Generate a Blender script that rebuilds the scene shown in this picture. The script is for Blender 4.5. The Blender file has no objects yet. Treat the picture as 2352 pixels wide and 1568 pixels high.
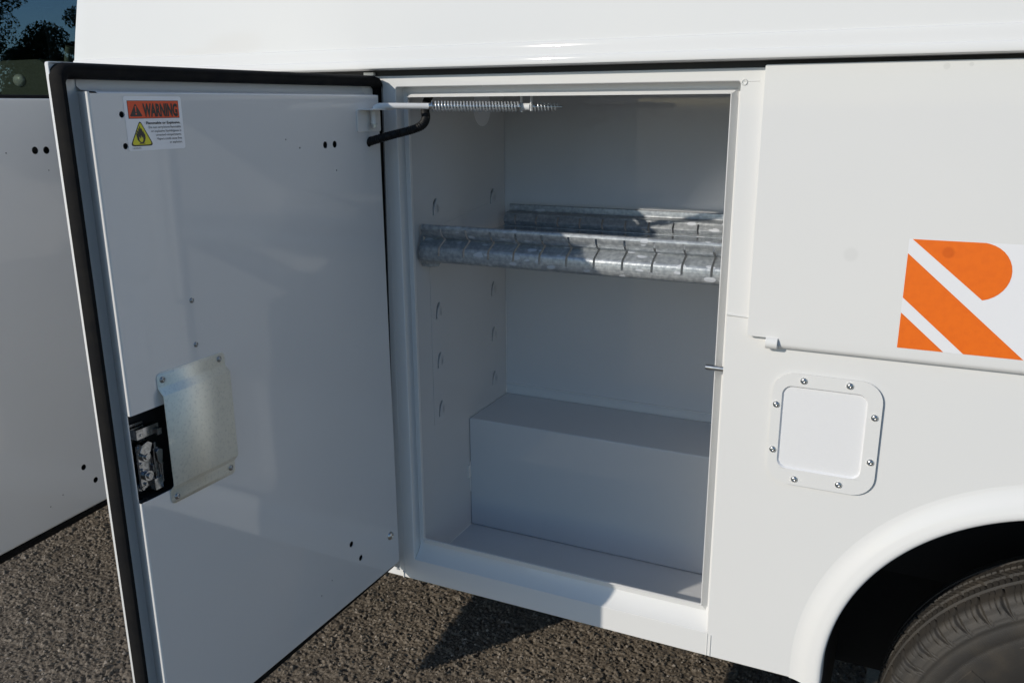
import bpy, bmesh, math, random
import numpy as np
from mathutils import Vector, Matrix, noise
from mathutils.geometry import tessellate_polygon
random.seed(7); rng = np.random.default_rng(7)
sc = bpy.context.scene
COL = sc.collection
ZO = 0.046                      # height of the truck's own zero above the ground
# ------------------------------------------------------------------ camera
cam_d = bpy.data.cameras.new('camera'); cam = bpy.data.objects.new('camera', cam_d); COL.objects.link(cam)
sc.camera = cam
cam_d.sensor_width = 36.0; cam_d.lens = 36.0*1968.92/2352; cam_d.clip_start = .05; cam_d.clip_end = 2000
ya, pa, ro = math.radians(-25.5008), math.radians(15.3955), math.radians(-0.3693)
fw = Vector((math.sin(ya)*math.cos(pa), math.cos(ya)*math.cos(pa), -math.sin(pa)))
rt = Vector((math.cos(ya), -math.sin(ya), 0)); up = rt.cross(fw)
r2 = rt*math.cos(ro)+up*math.sin(ro); u2 = -rt*math.sin(ro)+up*math.cos(ro)
cam.matrix_world = Matrix(((r2.x, u2.x, -fw.x, 0.2893), (r2.y, u2.y, -fw.y, -1.4794), (r2.z, u2.z, -fw.z, 1.4938+ZO), (0, 0, 0, 1)))
cam_d.dof.use_dof = False
# ------------------------------------------------------------------ light
EL, AZ = math.radians(24.4), math.radians(34.3)       # the sun travels towards +x +y
w = bpy.data.worlds.new('World'); sc.world = w; w.use_nodes = True
nt = w.node_tree; sk = nt.nodes.new('ShaderNodeTexSky'); sk.sky_type = 'NISHITA'; sk.sun_disc = False
sk.sun_elevation = EL; sk.sun_rotation = math.atan2(-math.sin(AZ), -math.cos(AZ)); sk.air_density = 1.0; sk.dust_density = .3; sk.ozone_density = 2.5
tint = nt.nodes.new('ShaderNodeMixRGB'); tint.blend_type = 'MULTIPLY'; tint.inputs[0].default_value = 1; tint.inputs[2].default_value = (.90, 1.02, 1.10, 1)      # deep clear blue
nt.links.new(sk.outputs[0], tint.inputs[1]); nt.links.new(tint.outputs[0], nt.nodes['Background'].inputs[0]); nt.nodes['Background'].inputs[1].default_value = .132
sl = bpy.data.lights.new('sun', 'SUN'); sl.energy = 4.0; sl.angle = math.radians(.53); sl.color = (1, .93, .82)
so = bpy.data.objects.new('sun', sl); COL.objects.link(so)
sdir = Vector((math.sin(AZ)*math.cos(EL), math.cos(AZ)*math.cos(EL), -math.sin(EL)))
so.rotation_euler = sdir.to_track_quat('-Z', 'Y').to_euler(); so.location = (-6, -8, 6)
sc.view_settings.view_transform = 'Standard'; sc.view_settings.look = 'None'; sc.view_settings.exposure = -.40; sc.view_settings.gamma = 1
sc.render.engine = 'CYCLES'; sc.cycles.max_bounces = 12; sc.cycles.transparent_max_bounces = 16
sc.cycles.caustics_reflective = True; sc.cycles.blur_glossy = .08

# ------------------------------------------------------------------ materials
def mat(name, col, rough=.5, metal=0., spec=.5, bump=None, noise_col=None, coat=0., bdist=.001):
    m = bpy.data.materials.new(name); m.use_nodes = True; n = m.node_tree; L = n.links
    b = n.nodes['Principled BSDF']; b.inputs['Base Color'].default_value = (*col, 1); b.inputs['Roughness'].default_value = rough
    b.inputs['Metallic'].default_value = metal; b.inputs['Specular IOR Level'].default_value = spec
    b.inputs['Coat Weight'].default_value = coat; b.inputs['Coat Roughness'].default_value = .045
    tc = n.nodes.new('ShaderNodeTexCoord')
    if noise_col:      # (scale, colour2, lo, hi)
        s, c2, lo, hi = noise_col
        t = n.nodes.new('ShaderNodeTexNoise'); t.inputs['Scale'].default_value = s; t.inputs['Detail'].default_value = 5
        L.new(tc.outputs['Object'], t.inputs['Vector'])
        r = n.nodes.new('ShaderNodeMapRange'); r.inputs[1].default_value = lo; r.inputs[2].default_value = hi
        L.new(t.outputs['Fac'], r.inputs[0])
        mx = n.nodes.new('ShaderNodeMix'); mx.data_type = 'RGBA'; mx.inputs[6].default_value = (*col, 1); mx.inputs[7].default_value = (*c2, 1)
        L.new(r.outputs[0], mx.inputs[0]); L.new(mx.outputs[2], b.inputs['Base Color'])
    if bump:           # (scale, strength)
        t = n.nodes.new('ShaderNodeTexNoise'); t.inputs['Scale'].default_value = bump[0]; t.inputs['Detail'].default_value = 3
        L.new(tc.outputs['Object'], t.inputs['Vector'])
        bp = n.nodes.new('ShaderNodeBump'); bp.inputs['Strength'].default_value = bump[1]; bp.inputs['Distance'].default_value = bdist
        L.new(t.outputs['Fac'], bp.inputs['Height']); L.new(bp.outputs[0], b.inputs['Normal'])
    return m
M = {}
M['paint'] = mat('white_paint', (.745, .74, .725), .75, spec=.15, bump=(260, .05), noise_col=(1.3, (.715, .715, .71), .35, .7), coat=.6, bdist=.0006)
M['paint_in'] = mat('white_paint_shaded', (.60, .605, .61), .6, spec=.2, bump=(55, .035), noise_col=(2.5, (.57, .575, .58), .35, .7), coat=.9, bdist=.001)  # same white paint, darkened so the interior stays in shade
def marks(m, pts, dark):
    n = m.node_tree; L = n.links; b = n.nodes['Principled BSDF']; src = b.inputs['Base Color'].links[0].from_socket
    tc = n.nodes.new('ShaderNodeTexCoord')
    for x, y, z, r, k in pts:
        d = n.nodes.new('ShaderNodeVectorMath'); d.operation = 'DISTANCE'; d.inputs[1].default_value = (x, y, z); L.new(tc.outputs['Object'], d.inputs[0])
        mr = n.nodes.new('ShaderNodeMapRange'); mr.interpolation_type = 'SMOOTHSTEP'; mr.inputs[1].default_value = r*.55; mr.inputs[2].default_value = r; mr.inputs[3].default_value = k; mr.inputs[4].default_value = 0; L.new(d.outputs['Value'], mr.inputs[0])
        mx = n.nodes.new('ShaderNodeMix'); mx.data_type = 'RGBA'; mx.inputs[7].default_value = (*dark, 1); L.new(mr.outputs[0], mx.inputs[0]); L.new(src, mx.inputs[6]); src = mx.outputs[2]
    L.new(src, b.inputs['Base Color'])
M['paint_door'] = mat('white_paint_rubbed', (.745, .74, .725), .75, spec=.15, bump=(260, .05), noise_col=(1.3, (.715, .715, .71), .35, .7), coat=.6, bdist=.0006)
marks(M['paint_door'], [(.194, -.012, 1.259, .014, .15), (.300, -.012, 1.545, .006, .25), (.332, -.012, 1.547, .004, .25)], (.45, .45, .44))
M['paint_pan'] = mat('white_paint_glossy', (.68, .685, .69), .6, spec=.2, bump=(45, .04), noise_col=(2.5, (.65, .655, .66), .35, .7), coat=1., bdist=.001)
M['caulk'] = mat('seam_sealer', (.70, .70, .68), .35, bump=(120, .4), bdist=.001)
M['rubber'] = mat('black_rubber', (.010, .010, .011), .85, spec=.12, bump=(300, .25), noise_col=(40, (.016, .015, .014), .4, .7))
M['hose'] = mat('black_plastic', (.007, .007, .007), .55, spec=.25)
M['dark'] = mat('cavity_shade_black', (.012, .013, .015), .5)  # near-black colour standing in for shade inside holes and recesses
M['steel'] = mat('zinc_steel', (.62, .62, .60), .28, 1., bump=(150, .2), noise_col=(90, (.40, .41, .42), .4, .7))
M['bolt'] = mat('bolt_steel', (.36, .37, .38), .3, 1.)
M['cover'] = mat('latch_cover_zinc', (.92, .92, .84), .60, .80, bump=(300, .10), noise_col=(260, (.74, .75, .69), .5, .8))
M['latch'] = mat('latch_steel', (.40, .41, .43), .24, 1., noise_col=(160, (.22, .23, .24), .4, .65))
M['zinc_smooth'] = mat('smooth_zinc_sheet', (.72, .74, .76), .17, .95, bump=(30, .06), noise_col=(25, (.50, .52, .55), .4, .7))
M['liner'] = mat('wheel_well_liner', (.018, .018, .018), .8, bump=(40, .3), bdist=.004)
M['chassis'] = mat('chassis_black', (.02, .02, .021), .6)
M['seat'] = mat('seat_cloth', (.15, .16, .145), .9, bump=(400, .3))
M['trim'] = mat('cab_trim', (.012, .013, .013), .8)
M['strap'] = mat('belt_webbing', (.22, .24, .22), .8)
M['rim'] = mat('wheel_rim_steel', (.45, .45, .46), .35, .9)
M['bark'] = mat('tree_bark', (.055, .042, .03), .9, bump=(20, .5), bdist=.02)
M['white_decal'] = mat('decal_white', (.80, .80, .82), .3)
M['orange'] = mat('decal_orange', (.84, .165, .012), .3, noise_col=(120, (.80, .15, .012), .4, .7))
marks(M['orange'], [(.3335, -.0125, 1.2715, .011, .45)], (.50, .07, .005))
M['st_white'] = mat('sticker_white', (.86, .87, .90), .35)
M['st_orange'] = mat('sticker_orange', (.80, .075, .012), .4)
M['st_black'] = mat('sticker_black', (.015, .015, .015), .4)
M['st_grey'] = mat('sticker_print', (.10, .10, .105), .5)
M['st_yellow'] = mat('sticker_yellow', (.72, .66, .02), .4)

def galv():
    m = bpy.data.materials.new('galvanised_steel'); m.use_nodes = True; n = m.node_tree; L = n.links; N = n.nodes
    b = N['Principled BSDF']; b.inputs['Metallic'].default_value = .5
    tc = N.new('ShaderNodeTexCoord')
    mp = N.new('ShaderNodeMapping'); mp.inputs['Scale'].default_value = (.62, 1, 1.35); L.new(tc.outputs['Object'], mp.inputs[0])
    nz0 = N.new('ShaderNodeTexNoise'); nz0.inputs['Scale'].default_value = 30; L.new(mp.outputs[0], nz0.inputs['Vector'])
    ad = N.new('ShaderNodeMixRGB'); ad.blend_type = 'ADD'; ad.inputs[0].default_value = .02; L.new(mp.outputs[0], ad.inputs[1]); L.new(nz0.outputs['Color'], ad.inputs[2])
    v = N.new('ShaderNodeTexVoronoi'); v.inputs['Scale'].default_value = 62; v.inputs['Randomness'].default_value = 1; L.new(ad.outputs[0], v.inputs['Vector'])
    # blotches: small round stains of different sizes
    sp = N.new('ShaderNodeSeparateColor'); L.new(v.outputs['Color'], sp.inputs[0])
    mr = N.new('ShaderNodeMapRange'); mr.inputs[1].default_value = .42; mr.inputs[2].default_value = 1; mr.inputs[3].default_value = .0; mr.inputs[4].default_value = .45
    L.new(sp.outputs[0], mr.inputs[0])
    df = N.new('ShaderNodeMath'); df.operation = 'SUBTRACT'; L.new(mr.outputs[0], df.inputs[0]); L.new(v.outputs['Distance'], df.inputs[1])
    bl = N.new('ShaderNodeMapRange'); bl.inputs[1].default_value = 0; bl.inputs[2].default_value = .05; L.new(df.outputs[0], bl.inputs[0])
    # brushed streaks and mottling
    mp2 = N.new('ShaderNodeMapping'); mp2.inputs['Scale'].default_value = (.12, 1, 1); L.new(tc.outputs['Object'], mp2.inputs[0])
    st = N.new('ShaderNodeTexNoise'); st.inputs['Scale'].default_value = 220; st.inputs['Detail'].default_value = 4; L.new(mp2.outputs[0], st.inputs['Vector'])
    mo = N.new('ShaderNodeTexNoise'); mo.inputs['Scale'].default_value = 130; mo.inputs['Detail'].default_value = 6; L.new(tc.outputs['Object'], mo.inputs['Vector'])
    c1 = N.new('ShaderNodeMix'); c1.data_type = 'RGBA'; c1.inputs[6].default_value = (.30, .32, .34, 1); c1.inputs[7].default_value = (.45, .47, .48, 1)
    r1 = N.new('ShaderNodeMapRange'); r1.inputs[1].default_value = .38; r1.inputs[2].default_value = .64; L.new(mo.outputs['Fac'], r1.inputs[0]); L.new(r1.outputs[0], c1.inputs[0])
    c2 = N.new('ShaderNodeMix'); c2.data_type = 'RGBA'; c2.inputs[7].default_value = (.24, .26, .28, 1)
    r2_ = N.new('ShaderNodeMapRange'); r2_.inputs[1].default_value = .5; r2_.inputs[2].default_value = .7; r2_.inputs[4].default_value = .6; L.new(st.outputs['Fac'], r2_.inputs[0])
    L.new(r2_.outputs[0], c2.inputs[0]); L.new(c1.outputs[2], c2.inputs[6])
    c3 = N.new('ShaderNodeMix'); c3.data_type = 'RGBA'; c3.inputs[7].default_value = (.52, .54, .57, 1)
    L.new(bl.outputs[0], c3.inputs[0]); L.new(c2.outputs[2], c3.inputs[6]); L.new(c3.outputs[2], b.inputs['Base Color'])
    rr = N.new('ShaderNodeMapRange'); rr.inputs[3].default_value = .34; rr.inputs[4].default_value = .62; L.new(bl.outputs[0], rr.inputs[0]); L.new(rr.outputs[0], b.inputs['Roughness'])
    mm = N.new('ShaderNodeMapRange'); mm.inputs[3].default_value = .45; mm.inputs[4].default_value = .15; L.new(bl.outputs[0], mm.inputs[0]); L.new(mm.outputs[0], b.inputs['Metallic'])
    bp = N.new('ShaderNodeBump'); bp.inputs['Strength'].default_value = .35; bp.inputs['Distance'].default_value = .001
    L.new(mo.outputs['Fac'], bp.inputs['Height']); L.new(bp.outputs[0], b.inputs['Normal'])
    return m
M['galv'] = galv()

def glass():
    m = bpy.data.materials.new('cab_glass'); m.use_nodes = True; n = m.node_tree; L = n.links; N = n.nodes
    N.remove(N['Principled BSDF'])
    t = N.new('ShaderNodeBsdfTransparent'); t.inputs[0].default_value = (.62, .66, .62, 1)
    g = N.new('ShaderNodeBsdfGlossy'); g.inputs['Roughness'].default_value = 0.0; g.inputs[0].default_value = (.38, .62, .95, 1)
    f = N.new('ShaderNodeFresnel'); ge = N.new('ShaderNodeNewGeometry'); io = N.new('ShaderNodeMath'); io.operation = 'MULTIPLY_ADD'; io.inputs[1].default_value = 1/1.7-1.7; io.inputs[2].default_value = 1.7
    L.new(ge.outputs['Backfacing'], io.inputs[0]); L.new(io.outputs[0], f.inputs[0])      # same reflectance entering and leaving the pane
    mx = N.new('ShaderNodeMixShader'); L.new(f.outputs[0], mx.inputs[0]); L.new(t.outputs[0], mx.inputs[1]); L.new(g.outputs[0], mx.inputs[2])
    L.new(mx.outputs[0], N['Material Output'].inputs[0]); return m
M['glass'] = glass()

def tyre_mat():
    m = mat('tyre_rubber', (.030, .027, .024), .66, bump=(350, .3), noise_col=(22, (.050, .042, .033), .42, .75)); return m
M['tyre'] = tyre_mat()

def leaf_mat():
    m = bpy.data.materials.new('tree_leaves'); m.use_nodes = True; n = m.node_tree; L = n.links; N = n.nodes
    b = N['Principled BSDF']; b.inputs['Roughness'].default_value = .6; b.inputs['Specular IOR Level'].default_value = .25
    at = N.new('ShaderNodeAttribute'); at.attribute_name = 'tone'
    mx = N.new('ShaderNodeMix'); mx.data_type = 'RGBA'; mx.inputs[6].default_value = (.030, .055, .018, 1); mx.inputs[7].default_value = (.075, .11, .03, 1)
    L.new(at.outputs['Fac'], mx.inputs[0]); L.new(mx.outputs[2], b.inputs['Base Color']); return m
M['leaf'] = leaf_mat()

def ground_mat():
    m = bpy.data.materials.new('asphalt'); m.use_nodes = True; n = m.node_tree; L = n.links; N = n.nodes
    b = N['Principled BSDF']; b.inputs['Roughness'].default_value = .62; b.inputs['Specular IOR Level'].default_value = .45
    at = N.new('ShaderNodeAttribute'); at.attribute_name = 'tone'
    tc = N.new('ShaderNodeTexCoord')
    v = N.new('ShaderNodeTexVoronoi'); v.inputs['Scale'].default_value = 190; L.new(tc.outputs['Object'], v.inputs['Vector'])
    sp = N.new('ShaderNodeSeparateColor'); L.new(v.outputs['Color'], sp.inputs[0])
    a = N.new('ShaderNodeMath'); a.operation = 'MULTIPLY_ADD'; a.inputs[1].default_value = .45; L.new(sp.outputs[0], a.inputs[0])
    h = N.new('ShaderNodeMath'); h.operation = 'MULTIPLY'; h.inputs[1].default_value = .6; L.new(at.outputs['Fac'], h.inputs[0]); L.new(h.outputs[0], a.inputs[2])
    cr = N.new('ShaderNodeValToRGB'); e = cr.color_ramp.elements
    e[0].position = .0; e[0].color = (.062, .052, .042, 1); e[1].position = 1; e[1].color = (.34, .29, .24, 1)
    x = cr.color_ramp.elements.new(.45); x.color = (.140, .113, .084, 1)
    x = cr.color_ramp.elements.new(.82); x.color = (.18, .148, .112, 1)
    L.new(a.outputs[0], cr.inputs[0])
    nz = N.new('ShaderNodeTexNoise'); nz.inputs['Scale'].default_value = 1.6; nz.inputs['Detail'].default_value = 6; L.new(tc.outputs['Object'], nz.inputs['Vector'])
    mr = N.new('ShaderNodeMapRange'); mr.inputs[1].default_value = .3; mr.inputs[2].default_value = .7; mr.inputs[3].default_value = .75; mr.inputs[4].default_value = 1.25; L.new(nz.outputs['Fac'], mr.inputs[0])
    mu = N.new('ShaderNodeMixRGB'); mu.blend_type = 'MULTIPLY'; mu.inputs[0].default_value = 1; L.new(cr.outputs[0], mu.inputs[1]); L.new(mr.outputs[0], mu.inputs[2])
    L.new(mu.outputs[0], b.inputs['Base Color'])
    n2 = N.new('ShaderNodeTexNoise'); n2.inputs['Scale'].default_value = 420; n2.inputs['Detail'].default_value = 4; L.new(tc.outputs['Object'], n2.inputs['Vector'])
    bp = N.new('ShaderNodeBump'); bp.inputs['Strength'].default_value = .8; bp.inputs['Distance'].default_value = .0025; L.new(n2.outputs['Fac'], bp.inputs['Height']); L.new(bp.outputs[0], b.inputs['Normal'])
    return m
M['ground'] = ground_mat()

# ------------------------------------------------------------------ helpers
def link(name, me, m, parent=None, smooth=None, bevel=0., seg=2):
    ms = m if isinstance(m, (list, tuple)) else [m]
    for k in ms:
        me.materials.append(M[k])
    o = bpy.data.objects.new(name, me); COL.objects.link(o)
    if parent is not None: o.parent = parent
    if smooth is not None:
        me.polygons.foreach_set('use_smooth', [True]*len(me.polygons)); me.set_sharp_from_angle(angle=math.radians(smooth))
    if bevel:
        b = o.modifiers.new('bevel', 'BEVEL'); b.width = bevel; b.segments = seg; b.limit_method = 'ANGLE'; b.angle_limit = math.radians(35); b.harden_normals = True
        me.polygons.foreach_set('use_smooth', [True]*len(me.polygons))
    return o
def mesh(v, f, name='mesh', mi=None):
    me = bpy.data.meshes.new(name); me.from_pydata([tuple(p) for p in v], [], f)
    if mi is not None:
        me.polygons.foreach_set('material_index', mi)
    me.update(); return me
class MB:
    def __init__(s): s.v = []; s.f = []; s.mi = []
    def add(s, v, f, mi=0):
        o = len(s.v); s.v += [tuple(p) for p in v]; s.f += [tuple(i+o for i in q) for q in f]; s.mi += [mi]*len(f); return s
    def box(s, a, b, mi=0, fn=None):
        x0, y0, z0 = a; x1, y1, z1 = b
        v = [(x, y, z) for z in (z0, z1) for y in (y0, y1) for x in (x0, x1)]
        if fn: v = [fn(*p) for p in v]
        return s.add(v, [(0, 2, 3, 1), (4, 5, 7, 6), (0, 1, 5, 4), (2, 6, 7, 3), (0, 4, 6, 2), (1, 3, 7, 5)], mi)
    def tube(s, pts, r, seg=12, mi=0, cap=True):
        pts = [Vector(p) for p in pts]; rs = r if hasattr(r, '__len__') else [r]*len(pts)
        v = []; f = []; ref = None
        for i, p in enumerate(pts):
            t = (pts[min(i+1, len(pts)-1)]-pts[max(i-1, 0)]).normalized()
            if ref is None:
                ref = Vector((0, 0, 1)) if abs(t.z) < .9 else Vector((1, 0, 0))
            ref = (ref-t*ref.dot(t)).normalized(); bi = t.cross(ref)
            for k in range(seg):
                a = 2*math.pi*k/seg; v.append(p+ref*(math.cos(a)*rs[i])+bi*(math.sin(a)*rs[i]))
        n = len(pts)
        for i in range(n-1):
            for k in range(seg):
                f.append((i*seg+k, i*seg+(k+1) % seg, (i+1)*seg+(k+1) % seg, (i+1)*seg+k))
        if cap: f.append(tuple(range(seg))[::-1]); f.append(tuple((n-1)*seg+k for k in range(seg)))
        return s.add(v, f, mi)
    def build(s, name, m, parent=None, **k):
        me = mesh(s.v, s.f, name, s.mi); bm = bmesh.new(); bm.from_mesh(me); bmesh.ops.recalc_face_normals(bm, faces=bm.faces); bm.to_mesh(me); bm.free()
        return link(name, me, m, parent, **k)
def plate(mb, loops, d0, d1, fn, mi=0):
    """flat sheet with holes; loops of (a,b), first is the outline; fn(a,b,d) -> xyz"""
    tri = tessellate_polygon([[Vector((a, b, 0)) for a, b in l] for l in loops])
    flat = [p for l in loops for p in l]; n = len(flat)
    v = [fn(a, b, d0) for a, b in flat]+[fn(a, b, d1) for a, b in flat]
    f = [tuple(t) for t in tri]+[tuple(i+n for i in t)[::-1] for t in tri]
    o = 0
    for l in loops:
        k = len(l)
        for i in range(k): f.append((o+i, o+(i+1) % k, n+o+(i+1) % k, n+o+i))
        o += k
    return mb.add(v, f, mi)
def circ(cx, cy, r, n=20, ry=None):
    ry = ry or r
    return [(cx+r*math.cos(2*math.pi*i/n), cy+ry*math.sin(2*math.pi*i/n)) for i in range(n)]
def rrect(x0, y0, x1, y1, r, n=5):
    p = []
    for cx, cy, a0 in ((x1-r, y1-r, 0), (x0+r, y1-r, 90), (x0+r, y0+r, 180), (x1-r, y0+r, 270)):
        for i in range(n+1):
            a = math.radians(a0+90*i/n); p.append((cx+r*math.cos(a), cy+r*math.sin(a)))
    return p
def ring(mb, rect, r, prof, fn, n=5, closed=False, mi=0):
    """sweep prof = [(uL,uB,uR,uT,d)] round a rounded rectangle, offset inwards"""
    x0, y0, x1, y1 = rect; v = []; f = []
    for q in prof:
        uL, uB, uR, uT, d = q if len(q) == 5 else (q[0],)*4+(q[1],)
        rr = max(r-min(uL, uB, uR, uT), .0008)
        v += [fn(a, b, d) for a, b in rrect(x0+uL, y0+uB, x1-uR, y1-uT, rr, n)]
    k = 4*(n+1); m = len(prof)
    for i in range(m if closed else m-1):
        j = (i+1) % m
        for t in range(k): f.append((i*k+t, i*k+(t+1) % k, j*k+(t+1) % k, j*k+t))
    return mb.add(v, f, mi)
XZ = lambda a, b, d: (a, d, b)          # body side: a=x, b=z, d=y

# ================================================================== GROUND
def ground():
    fx = np.arange(-2.80, .30, .0026); fy = np.arange(-.42, 1.0, .0026)
    def ext(f, far):
        k = np.array([.05, .15, .4, 1, 2.5, 6, 15, 40, 100, far])
        return np.concatenate([f[0]-k[::-1], f, f[-1]+k])
    X, Y = np.meshgrid(ext(fx, 900.), ext(fy, 900.), indexing='ij')
    inner = ((X > -2.79) & (X < .29) & (Y > -.41) & (Y < .99))
    def cells(cell, seed):
        g = np.random.default_rng(seed); n = 900
        jx = g.random((n, n)); jy = g.random((n, n)); hh = g.random((n, n)); sz = g.random((n, n))
        cx = np.floor(X/cell).astype(int); cy = np.floor(Y/cell).astype(int)
        f1 = np.full(X.shape, 9.); f2 = np.full(X.shape, 9.); h1 = np.zeros(X.shape)
        for dx in (-1, 0, 1):
            for dy in (-1, 0, 1):
                ix, iy = (cx+dx) % n, (cy+dy) % n
                d = np.hypot((cx+dx+jx[ix, iy])-X/cell, (cy+dy+jy[ix, iy])-Y/cell)
                new = d < f1
                f2 = np.where(new, f1, np.minimum(f2, d)); h1 = np.where(new, hh[ix, iy], h1); f1 = np.where(new, d, f1)
        return f1, f2, h1
    a1, a2, ah = cells(.0092, 3); b1, b2, bh = cells(.0052, 5); c1, c2, ch = cells(.034, 9)
    st = np.clip((a2-a1)*2.2, 0, 1)**.6; sb = np.clip((b2-b1)*2.2, 0, 1)**.6
    z = st*(ah**1.3)*.0050+sb*bh*.0026+np.clip((c2-c1)*3, 0, 1)**.7*np.where(ch > .72, .0035, 0)
    z -= np.where((ah < .15), .0050*st, 0)
    lo = np.sin(X*2.1+1)*np.cos(Y*1.7)*.004+np.sin(X*5.3+Y*4.1)*.0015
    z = np.where(inner, z-.006+lo, 0.)
    tone = np.where(inner, .55*ah+.25*bh+.2*ch, .5)
    tone = np.where(inner & (ah > .985), 1.3, tone)
    nx, ny = X.shape; idx = np.arange(nx*ny).reshape(nx, ny)
    q = np.stack([idx[:-1, :-1], idx[1:, :-1], idx[1:, 1:], idx[:-1, 1:]], -1).reshape(-1, 4)
    me = bpy.data.meshes.new('ground'); me.vertices.add(nx*ny); me.vertices.foreach_set('co', np.stack([X, Y, z], -1).astype(np.float32).ravel())
    me.loops.add(q.size); me.loops.foreach_set('vertex_index', q.ravel().astype(np.int32))
    me.polygons.add(len(q)); me.polygons.foreach_set('loop_start', np.arange(0, q.size, 4, dtype=np.int32))
    me.update(calc_edges=True)
    at = me.attributes.new('tone', 'FLOAT', 'POINT'); at.data.foreach_set('value', tone.astype(np.float32).ravel())
    o = link('ground', me, 'ground'); o['kind'] = 'structure'
    # loose grit lying on the asphalt
    mb_v = []; mb_f = []; tn = []
    ico_v = [(0, 0, 1), (.9, 0, .3), (.28, .85, .3), (-.72, .53, .3), (-.72, -.53, .3), (.28, -.85, .3), (.7, .5, -.4), (-.3, .85, -.4), (-.9, 0, -.4), (-.3, -.85, -.4), (.7, -.5, -.4)]
    ico_f = [(0, 1, 2), (0, 2, 3), (0, 3, 4), (0, 4, 5), (0, 5, 1), (1, 6, 2), (2, 6, 7), (2, 7, 3), (3, 7, 8), (3, 8, 4), (4, 8, 9), (4, 9, 5), (5, 9, 10), (5, 10, 1), (1, 10, 6)]
    for i in range(16000):
        x = random.uniform(-2.7, .25); y = random.uniform(-.4, .95); s = random.choice((.0012, .0015, .002, .002, .003, .0045)) * random.uniform(.7, 1.3)
        a = random.uniform(0, 6.3); e = [random.uniform(.6, 1.2) for _ in range(3)]; o0 = len(mb_v); ca, sa = math.cos(a), math.sin(a); t = random.random() if random.random() < .90 else 1.6
        for p in ico_v:
            px, py, pz = p[0]*e[0]*s, p[1]*e[1]*s, p[2]*e[2]*s*.7
            mb_v.append((x+px*ca-py*sa, y+px*sa+py*ca, pz+.0015)); tn.append(t)
        mb_f += [tuple(k+o0 for k in q_) for q_ in ico_f]
    me = mesh(mb_v, mb_f, 'loose_gravel'); at = me.attributes.new('tone', 'FLOAT', 'POINT'); at.data.foreach_set('value', tn)
    o = link('loose_gravel', me, 'ground'); o['kind'] = 'stuff'; o['label'] = 'fine loose grit scattered over the asphalt beside the truck'; o['category'] = 'gravel'
ground()

# ================================================================== TRUCK
truck = bpy.data.objects.new('service_truck', None); COL.objects.link(truck); truck.location = (0, 0, ZO)
truck['label'] = 'white utility service truck with two open side compartment doors and an orange striped logo'; truck['category'] = 'truck'
T = truck
# ---- side panel (outer skin with the openings and the wheel cut-out)
XL, XR, ZB, ZT = -1.66, 2.15, .45, 1.55
def arch(r, ex=0.0):      # wheel opening outline, left foot -> right foot
    cx, cz, fx = .593, .487, .80
    p = [(cx-r, ZB+ex)]
    for i in range(0, 13):
        a = math.radians(180-90*i/12); p.append((cx+r*math.cos(a), cz+r*math.sin(a)))
    for i in range(0, 13):
        a = math.radians(90-90*i/12); p.append((fx+r*math.cos(a), cz+r*math.sin(a)))
    p.append((fx+r, ZB+ex)); return p
out = [(XL, ZB)]+arch(.395)+[(XR, ZB), (XR, ZT), (XL, ZT)]
OP = (-.665, .5024, 0., 1.529)       # opening of the near compartment
OP2 = (-1.535, .5024, -.92, 1.529)
mb = MB(); plate(mb, [out, rrect(*OP, .004, 2), rrect(*OP2, .004, 2)], 0, .03, XZ)
mb.build('side_panel', 'paint', T, bevel=.0022, seg=3)
# seams of sealer where panels meet
mb = MB()
mb.tube([(.0015, -.0003, 1.139), (.02, -.0008, 1.138), (.045, -.0003, 1.137)], [.0022, .0016, .0018], 8)
mb.tube([(.001, 0, 1.529), (.03, 0, 1.529)], .001, 6)
mb.tube([(.0015, 0, .452), (.0015, 0, .500)], .0012, 6)
mb.tube([(.008, -.0005, .452), (.008, -.0002, .498)], .0014, 6)
mb.tube([(-.695, -.0005, .4505), (-.695, -.0012, .466)], .0022, 6)
for k in range(13):
    a = 2*math.pi*k/12
    if k: mb.tube([(.0062+.0042*math.cos(a-.52), -.0004, 1.5275+.0042*math.sin(a-.52)), (.0062+.0042*math.cos(a), -.0004, 1.5275+.0042*math.sin(a))], .0013, 6)
o = mb.build('seam_sealer', 'caulk', T, smooth=60); o['kind'] = 'stuff'

def frame(op, nm):
    mb = MB()
    # (uL,uB,uR,uT,d): return, channel floor, lip outwards, lip top, lip back
    pr = [(0, 0.0, 0, 0, .0295), (.0, .004, 0, 0, .0275), (.011, .030, .013, .014, .0300), (.014, .036, .0158, .0175, .0285), (.0153, .0453, .0163, .0176, .0165), (.0157, .0458, .0168, .0180, .0153), (.0168, .0472, .0180, .0190, .0153), (.0171, .0475, .0183, .0192, .0163), (.0171, .0472, .0183, .0192, .0200), (.002, .010, .002, .004, .034), (-.01, -.05, -.01, -.01, .036)]
    ring(mb, op, .003, pr, XZ, n=3)
    mb.build(nm, 'paint', T, smooth=50)
    mb = MB(); x0, z0, x1, z1 = op      # sloping sill that fills the bottom of the channel
    vs = []
    for x in (x0+.001, x1-.001):
        vs += [(x, .001, z0-.0005), (x, .008, z0+.004), (x, .018, z0+.014), (x, .026, z0+.026), (x, .0285, z0+.038), (x, .0295, z0+.002)]
    mb.add(vs, [(0, 1, 7, 6), (1, 2, 8, 7), (2, 3, 9, 8), (3, 4, 10, 9), (4, 5, 11, 10)])
    return mb.build('door_sill', 'paint', T, smooth=70)
frame(OP, 'door_frame'); frame(OP2, 'door_frame')
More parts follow.
